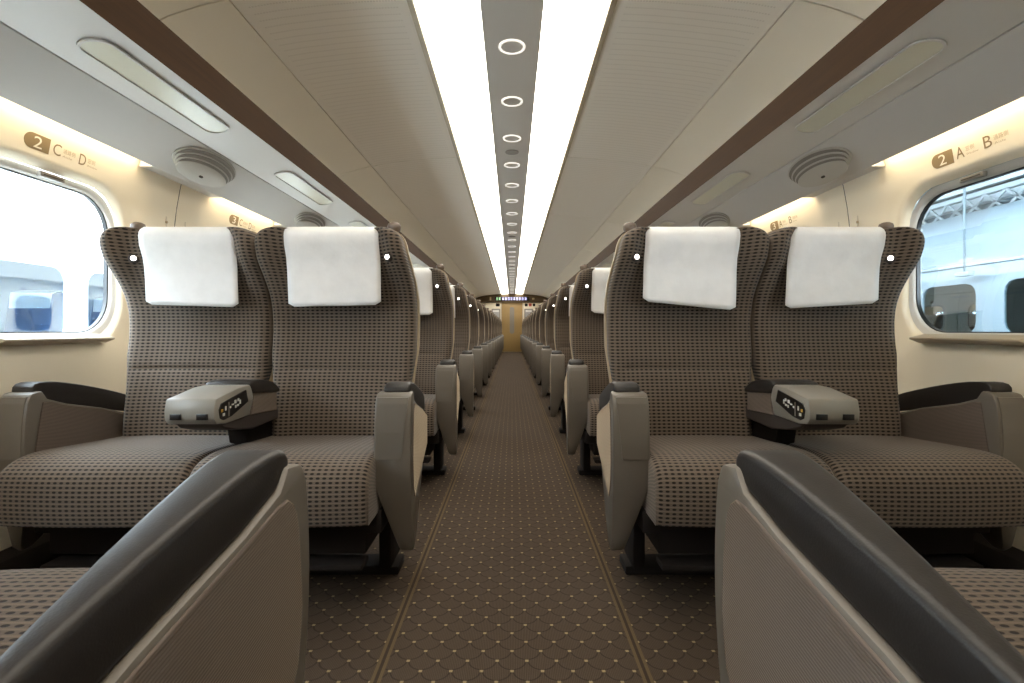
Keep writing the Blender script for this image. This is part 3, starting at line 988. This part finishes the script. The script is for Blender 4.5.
def armrest(s, inner, outer, parent, kind):
    """inner/outer: u of the cushion side and of the far side"""
    d = 1 if outer > inner else -1
    def warp(u, y, z):
        f = (u - inner) / (outer - inner)
        k = max(0, (0.36 - z) / 0.20)
        tap = 0.030 * max(0, y / 0.45)
        uu = u
        if f < 0.5: uu = u + d * (0.060 * min(1, k) + 0.030 * max(0, min(1, y / 0.40)))
        else: uu = u - d * tap
        return (s * uu, y, z)
    body = catmull([(0.020, 0.628), (0.004, 0.60), (-0.006, 0.52), (-0.006, 0.44), (0.004, 0.36), (0.024, 0.26), (0.044, 0.175)], 2)
    body += [(0.062, 0.158), (0.090, 0.160), (0.17, 0.215), (0.25, 0.30), (0.30, 0.35), (0.44, 0.39), (0.445, 0.50), (0.30, 0.545), (0.15, 0.580), (0.075, 0.605), (0.055, 0.632)]
    arm = prism('armrest', body, 'x', inner, outer, M['grey'], parent, 0.007, 2, warp, 40)
    # black padded top
    pad = catmull([(0.052, 0.610), (0.036, 0.632), (0.046, 0.652), (0.085, 0.6555), (0.16, 0.645), (0.28, 0.618), (0.40, 0.585), (0.452, 0.566)], 2)
    pad += [(0.455, 0.506), (0.30, 0.542), (0.15, 0.577), (0.080, 0.601)]
    ei, eo = inner + d * 0.014, outer - d * 0.008
    p = prism('armrest_pad', pad, 'x', ei, eo, M['leather'], arm, 0.010, 3, warp, 40)
    p['label'] = 'dark padded armrest top'
    # fabric panels on both flanks
    fp = catmull([(0.062, 0.592), (0.040, 0.57), (0.028, 0.50), (0.026, 0.42), (0.036, 0.36)], 3) + [(0.070, 0.315), (0.20, 0.345), (0.43, 0.395), (0.435, 0.497), (0.30, 0.537), (0.15, 0.573), (0.09, 0.590)]
    prism('flank_panel', fp, 'x', outer - d * 0.003, outer + d * 0.0025, M['rib'], arm, 0.002, 1, lambda u, y, z: (s * (u - d * 0.030 * max(0, y / 0.45)), y, z), 40)
    fi = [(0.055, 0.598), (0.022, 0.42), (0.08, 0.40), (0.42, 0.40), (0.425, 0.498), (0.30, 0.540), (0.15, 0.574), (0.085, 0.594)]
    prism('flank_panel', fi, 'x', inner + d * 0.003, inner - d * 0.0015, M['rib'], arm, 0.001, 1, lambda u, y, z: (s * (u + d * 0.030 * max(0, min(1, y / 0.40))), y, z), 40)
    # front plate, upper part of the front end
    fpl = [(inner + d * 0.010, 0.0), (outer - d * 0.012, 0.0)]
    V = []
    zz = [0.618, 0.60, 0.56, 0.52, 0.48, 0.445]
    yy = [0.008, 0.003, -0.002, -0.006, -0.007, -0.007]
    for z, y in zip(zz, yy):
        k = (0.618 - z) / 0.173
        u0 = inner + d * 0.008; u1 = outer - d * (0.010 + 0.016 * k)
        V += [(s * u0, y - 0.0025, z), (s * u1, y - 0.0025, z), (s * u1, y + 0.004, z), (s * u0, y + 0.004, z)]
    F = []
    for k in range(len(zz) - 1):
        for i in range(4): F.append((k * 4 + i, k * 4 + (i + 1) % 4, (k + 1) * 4 + (i + 1) % 4, (k + 1) * 4 + i))
    F += [(3, 2, 1, 0), tuple(range(4 * (len(zz) - 1), 4 * len(zz)))]
    bmx = mk('front_plate', V, F, M['grey'], arm, flip=(s * d) < 0)
    return arm

def console(s, parent):
    hw = 0.069
    def sx_(u, y, z): return (s * u, y, z)
    # front housing
    body = [(-0.062, 0.566), (-0.064, 0.590), (-0.056, 0.622), (0.060, 0.640), (0.135, 0.642), (0.150, 0.600), (0.128, 0.548), (0.0, 0.545), (-0.05, 0.552)]
    c = prism('centre_console', body, 'x', -hw, hw, M['silver'], parent, 0.006, 2, sx_, 25)
    for du in (-0.036, 0.036):
        o = box('tray_slot', s * (du - 0.015), s * (du + 0.015), -0.0665, -0.055, 0.566, 0.582, M['black'], c, 0.001)
    prism('rear_side', [(0.146, 0.560), (0.152, 0.60), (0.142, 0.620), (0.315, 0.605), (0.315, 0.535), (0.136, 0.545)], 'x', -hw + 0.004, hw - 0.004, M['rib'], c, 0.003, 1, sx_, 25)
    prism('console_pad', catmull([(0.146, 0.612), (0.120, 0.640), (0.15, 0.652), (0.21, 0.650), (0.28, 0.636), (0.33, 0.610)], 2) + [(0.33, 0.595)], 'x', -hw - 0.001, hw + 0.001, M['leather'], c, 0.010, 3, sx_, 40)
    prism('console_base', [(-0.03, 0.553), (0.33, 0.548), (0.33, 0.505), (0.16, 0.500), (0.06, 0.515), (-0.01, 0.535)], 'x', -hw + 0.006, hw - 0.006, M['bezel'], c, 0.004, 1, sx_, 25)
    prism('console_stem', [(0.17, 0.51), (0.36, 0.51), (0.36, 0.40), (0.20, 0.40)], 'x', -0.030, 0.030, M['dark'], c, 0.004, 1, sx_, 25)
    for d in (-1, 1):
        pan = prism('control_panel', [(-0.038, 0.566), (-0.044, 0.590), (-0.034, 0.606), (0.100, 0.630), (0.114, 0.592), (0.020, 0.562), (-0.02, 0.558)], 'x', d * (hw - 0.002), d * (hw + 0.0015), M['black'], c, 0.001, 1, sx_, 25)
        for k, (y, z, w, h, m_) in enumerate(((-0.030, 0.586, .004, .004, 'button_amber'), (-0.022, 0.574, .005, .004, 'button'), (-0.012, 0.590, .003, .006, 'button'),
                                              (0.004, 0.585, .0015, .020, 'blind'), (0.012, 0.590, .003, .003, 'button'), (0.024, 0.596, .005, .002, 'button'),
                                              (0.038, 0.602, .005, .005, 'button'), (0.040, 0.588, .003, .004, 'button'), (0.054, 0.605, .004, .004, 'button'), (0.052, 0.590, .005, .003, 'button'), (0.064, 0.598, .003, .006, 'button'))):
            box('button', s * d * (hw + 0.001), s * d * (hw + 0.003), y - w, y + w, z - h, z + h, M[m_], c)
    return c

def lathe(name, prof, mat, parent, seg=14):
    """prof: (r, z) turned about z"""
    V, F = [], []
    for r, z in prof:
        for i in range(seg):
            t = 2 * PI * i / seg; V.append((r * math.cos(t), r * math.sin(t), z))
    for k in range(len(prof) - 1):
        for i in range(seg):
            j = (i + 1) % seg
            F.append((k * seg + i, k * seg + j, (k + 1) * seg + j, (k + 1) * seg + i))
    F.append(tuple(range(seg))[::-1]); F.append(tuple(range((len(prof) - 1) * seg, len(prof) * seg)))
    return mk(name, V, F, mat, parent, smooth=True, angle=60)

def make_twin(s, skews, seed):
    t = thing('twin_seat', '', 'seat')
    for q, (uc, led_t) in enumerate(((0.262, 0.80), (-0.262, -0.66))):
        cushion(s, 0.246 if uc > 0 else -0.2585, 0.244 if uc > 0 else 0.2565, t)
        b = backrest(s, uc, M['fabric'], t)
        back_shell(s, uc, M['shell'], t)
        head_cover(s, uc - 0.003 if uc > 0 else uc + 0.026, t, skews[q] * s, seed + q, -0.003 if uc > 0 else 0.026)
        # reading lamp in the wing
        z = 1.058
        x, y = front_pt(led_t, z)
        bz = lathe('lamp_bezel', [(0.016, 0.0), (0.017, 0.006), (0.013, 0.011), (0.009, 0.011)], M['bezel'], t, 18)
        nz = R(24) * (1 if led_t * s > 0 else -1)
        bz.location = (s * (uc + corner(x, z, uc)), y + 0.002, z); bz.rotation_euler = (R(90), 0, -nz)
        ld = lathe('lamp_lens', [(0.0085, 0.008), (0.0085, 0.0125), (0.005, 0.0145)], M['led'], bz, 14)
        # grip on the outer top corner
        g = lathe('grip', [(0.012, 0.0), (0.014, 0.014), (0.022, 0.022), (0.024, 0.034), (0.021, 0.044), (0.012, 0.049)], M['grip'], t, 16)
        g.location = (s * (uc + (0.195 if uc > 0 else -0.19)), interp(1.14, YF) + 0.078, ZT - 0.018)
    armrest(s, 0.484, 0.590, t, 'aisle')
    armrest(s, -0.500, -0.590, t, 'window')
    console(s, t)
    # under-frame
    box('seat_frame', -0.50, 0.50, 0.02, 0.44, 0.225, 0.290, M['dark'], t, 0.006)
    for u0, u1 in ((0.24, 0.455), (-0.455, -0.24)):
        fb = box('footrest_box', s * u0, s * u1, 0.02, 0.20, 0.165, 0.268, M['dark'], t, 0.006)
        box('footrest_lip', s * (u0 + 0.01), s * (u1 + 0.0), -0.02, 0.05, 0.135, 0.152, M['dark'], fb, 0.004)
    box('pedestal', -0.20, 0.20, 0.16, 0.42, 0.0, 0.268, M['dark'], t, 0.012)
    box('floor_plate', -0.50, 0.50, 0.24, 0.34, 0.0, 0.03, M['dark'], t, 0.006)
    for u in (-0.46, 0.46):
        box('bracket', s * u - 0.02, s * u + 0.02, 0.22, 0.36, 0.03, 0.268, M['dark'], t, 0.006)
    return t

protoL = make_twin(1, (0.02, -0.03), 1)
protoR = make_twin(-1, (-0.10, 0.06), 5)
for sx, sname, sides in SIDES:
    same, other = (protoL, protoR) if sx < 0 else (protoR, protoL)
    for r in range(2, NROWS + 1):
        o = same if r == 2 else copy_tree(same)
        o.location = (sx * PAIR_X, ROW2_Y + PITCH * (r - 2), 0)
        o['group'] = 'brown dotted twin seats facing the turned row'
        if r == 2: o['label'] = 'brown dotted twin seat beside the %s window, facing the turned seat' % sides
        else: o['label'] = 'brown dotted twin seat on the %s side, %s row behind the facing pair' % (sides, ORD[r - 2])
        o['category'] = 'seat'
    o = copy_tree(other)
    o.location = (sx * PAIR_X, ROW2_Y + 0.215 - PITCH + 0.215, 0)
    o.rotation_euler = (0, 0, PI)
    tilt = Matrix.Translation((0, 0.40, 0.42)) @ Matrix.Rotation(R(-13), 4, 'X') @ Matrix.Translation((0, -0.40, -0.42))
    for ch in o.children:
        if ch.name.split('.')[0] in ('backrest', 'back_shell', 'headrest_cover', 'lamp_bezel', 'grip'):
            ch.matrix_basis = tilt @ ch.matrix_basis
    o['label'] = 'turned brown twin seat on the %s side, its back to the end wall' % sides
    o['group'] = 'twin seats turned to face the others'

# ------------------------------------------------------------------ outside the windows
def outside_train(sx, xs, yfirst, wpitch, hw, hh, label, n0, n1, seats):
    t = thing('train_car', label, 'train', (sx * xs, 0, 0))
    zc = 1.06
    tw = M['trainwhite' if seats else 'trainwhite_shaded']
    L0 = yfirst + n0 * wpitch - wpitch / 2; L1 = yfirst + n1 * wpitch + wpitch / 2
    # side wall below and above the window band
    side = [(0.05, -0.9), (0.0, -0.3), (0.0, 0.70), (0.03, 0.70), (0.08, -0.9)]
    prism('lower_side', [(sx * x, z) for x, z in side], 'y', L0, L1, tw, t)
    roof = catmull([(0.0, 1.42), (0.02, 1.55), (0.10, 1.80), (0.30, 2.10), (0.75, 2.36), (1.6, 2.46)], 3)
    roof2 = roof + [(1.6, 2.40), (0.72, 2.30), (0.32, 2.06), (0.14, 1.78), (0.05, 1.55), (0.03, 1.42)]
    prism('roof', [(sx * x, z) for x, z in roof2], 'y', L0, L1, tw, t)
    prism('gutter', [(sx * x, z) for x, z in ((-0.012, 1.555), (-0.012, 1.58), (0.05, 1.60), (0.03, 1.55))], 'y', L0, L1, M['steel_pale'], t)
    N = 40
    hole = rrect(hw, hh, 0.13, N)
    rect = []
    for (c, s_) in hole:
        k = min(1e9 if abs(c) < 1e-9 else wpitch / 2 / abs(c), 1e9 if abs(s_) < 1e-9 else 0.36 / abs(s_))
        rect.append([c * k, s_ * k])
    for cx in (-1, 1):
        for cz in (-1, 1):
            j = min(range(N), key=lambda i: (rect[i][0] - cx * wpitch / 2) ** 2 + (rect[i][1] - cz * 0.36) ** 2)
            rect[j] = [cx * wpitch / 2, cz * 0.36]
    wp = pp = None
    for k in range(n0, n1 + 1):
        y = yfirst + k * wpitch
        if wp is None:
            wp = ring_loft('window_panel', [[(0, a, zc + b) for a, b in rect], [(0, a, zc + b) for a, b in hole], [(sx * 0.03, a, zc + b) for a, b in hole]], tw, t, flip=sx > 0)
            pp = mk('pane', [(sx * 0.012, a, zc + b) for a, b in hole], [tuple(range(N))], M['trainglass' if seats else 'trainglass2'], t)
            a, b = wp, pp
        else:
            a = wp.copy(); b = pp.copy(); col.objects.link(a); col.objects.link(b); a.parent = t; b.parent = t
        a.location = (0, y, 0); b.location = (0, y, 0)
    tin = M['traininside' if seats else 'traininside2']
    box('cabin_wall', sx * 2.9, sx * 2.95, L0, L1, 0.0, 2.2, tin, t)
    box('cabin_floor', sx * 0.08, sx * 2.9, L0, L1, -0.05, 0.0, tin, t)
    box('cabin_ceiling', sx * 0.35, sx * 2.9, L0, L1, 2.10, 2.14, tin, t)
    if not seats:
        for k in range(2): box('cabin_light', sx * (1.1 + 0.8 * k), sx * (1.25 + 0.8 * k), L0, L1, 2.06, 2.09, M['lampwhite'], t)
    for y in seats:
        st = prism('seat_back', [(y - 0.10, 0.3), (y + 0.10, 0.3), (y + 0.22, 1.12), (y + 0.16, 1.20), (y + 0.05, 1.17)], 'x', sx * 0.25, sx * 0.72, M['trainblue'], t, 0.03, 2)
        prism('headrest_cover', [(y + 0.015, 0.92), (y + 0.04, 1.18), (y + 0.16, 1.215), (y + 0.235, 1.12), (y + 0.215, 0.95), (y + 0.225, 1.12), (y + 0.155, 1.205), (y + 0.05, 1.17)], 'x', sx * 0.28, sx * 0.69, M['cloth'], st)
    return t

outside_train(-1, 4.3, 4.555, 1.02, 0.385, 0.345, 'white train with pale blue windows outside the C D windows', -6, 12, [4.03, 5.05, 6.07, 7.09])
outside_train(1, 5.3, 6.23, 1.09, 0.38, 0.29, 'white train with dark windows under the canopy outside the A B windows', -7, 11, [])

gnd = box('track_bed', -30, 30, -12, 45, -1.35, -1.2, M['concrete'])
struct(gnd, 'grey track bed and ground level outside the train', 'ground')

pf_ = box('added_platform', -4.15, -1.80, -12, 45, -1.2, -0.08, M['added_platform'])  # unseen slab added to bounce daylight up to the cabin ceiling
struct(pf_, 'pale concrete slab added to bounce daylight through the C D windows', 'added_platform')
cn = thing('platform_canopy', 'steel station canopy with trusses above the white train', 'canopy', (0, 0, 0))
box('canopy_roof', -1.0, 18.0, -14, 45, 4.6, 4.7, M['green'], cn)  # visible roof widened out of view, over the cabin, to hold back sky light
box('light_block_wall', 17.8, 18.0, -14, 45, -1.2, 4.6, M['steel_pale'], cn)  # unseen wall added to close off sky light behind the right-hand train
for x, z0, z1, w_, m_ in ((4.2, 4.3, 4.55, 0.12, 'green'), (9.0, 3.55, 3.68, 0.12, 'steel_pale'), (10.2, 3.25, 3.36, 0.10, 'steel'), (11.6, 3.95, 4.1, 0.2, 'steel_pale'), (13.0, 4.0, 4.3, 0.2, 'steel')):
    box('long_beam', x, x + w_, -6, 40, z0, z1, M[m_], cn)
for k in range(12):
    y = 1.0 + 3.0 * k
    box('cross_beam', 3.8, 13.5, y, y + 0.12, 4.1, 4.4, M['steel'], cn)
    tube('hanger', (5.25, y + 1.2, 3.9), (5.25, y + 1.2, 4.6), 0.03, M['steel'], cn, 8)
bm = bmesh.new()
for k in range(90):   # lattice of the truss
    y = -2 + 0.5 * k
    for (za, zb) in ((3.42, 3.85), (3.85, 3.42)):
        v0, v1 = Vector((10.6, y, za)), Vector((10.6, y + 0.5, zb))
        d = (v1 - v0).normalized(); nrm = Vector((1, 0, 0)); up = d.cross(nrm) * 0.028
        vs = [bm.verts.new(p) for p in (v0 - up, v1 - up, v1 + up, v0 + up)]
        vb = [bm.verts.new(v.co + Vector((0.03, 0, 0))) for v in vs]
        bm.faces.new(vs); bm.faces.new(vb[::-1])
        for i in range(4): bm.faces.new((vs[i], vb[i], vb[(i + 1) % 4], vs[(i + 1) % 4]))
lt = from_bm('truss_lattice', bm, M['steel_pale'], cn); lt['kind'] = 'stuff'
box('truss_chord', 10.57, 10.68, -2, 43, 3.85, 3.95, M['steel_pale'], cn)
box('truss_chord', 10.57, 10.68, -2, 43, 3.34, 3.43, M['steel_pale'], cn)
for k in range(4):
    box('column', 9.5, 9.8, 2.0 + 6 * k, 2.3 + 6 * k, -1.2, 4.6, M['steel_pale'], cn)
tube('hanger_rod', (5.15, 5.83, 1.46), (5.15, 5.83, 4.6), 0.012, M['steel'], cn, 8)
box('rod_foot', 5.11, 5.19, 5.74, 5.92, 1.42, 1.47, M['steel_pale'], cn, 0.01)
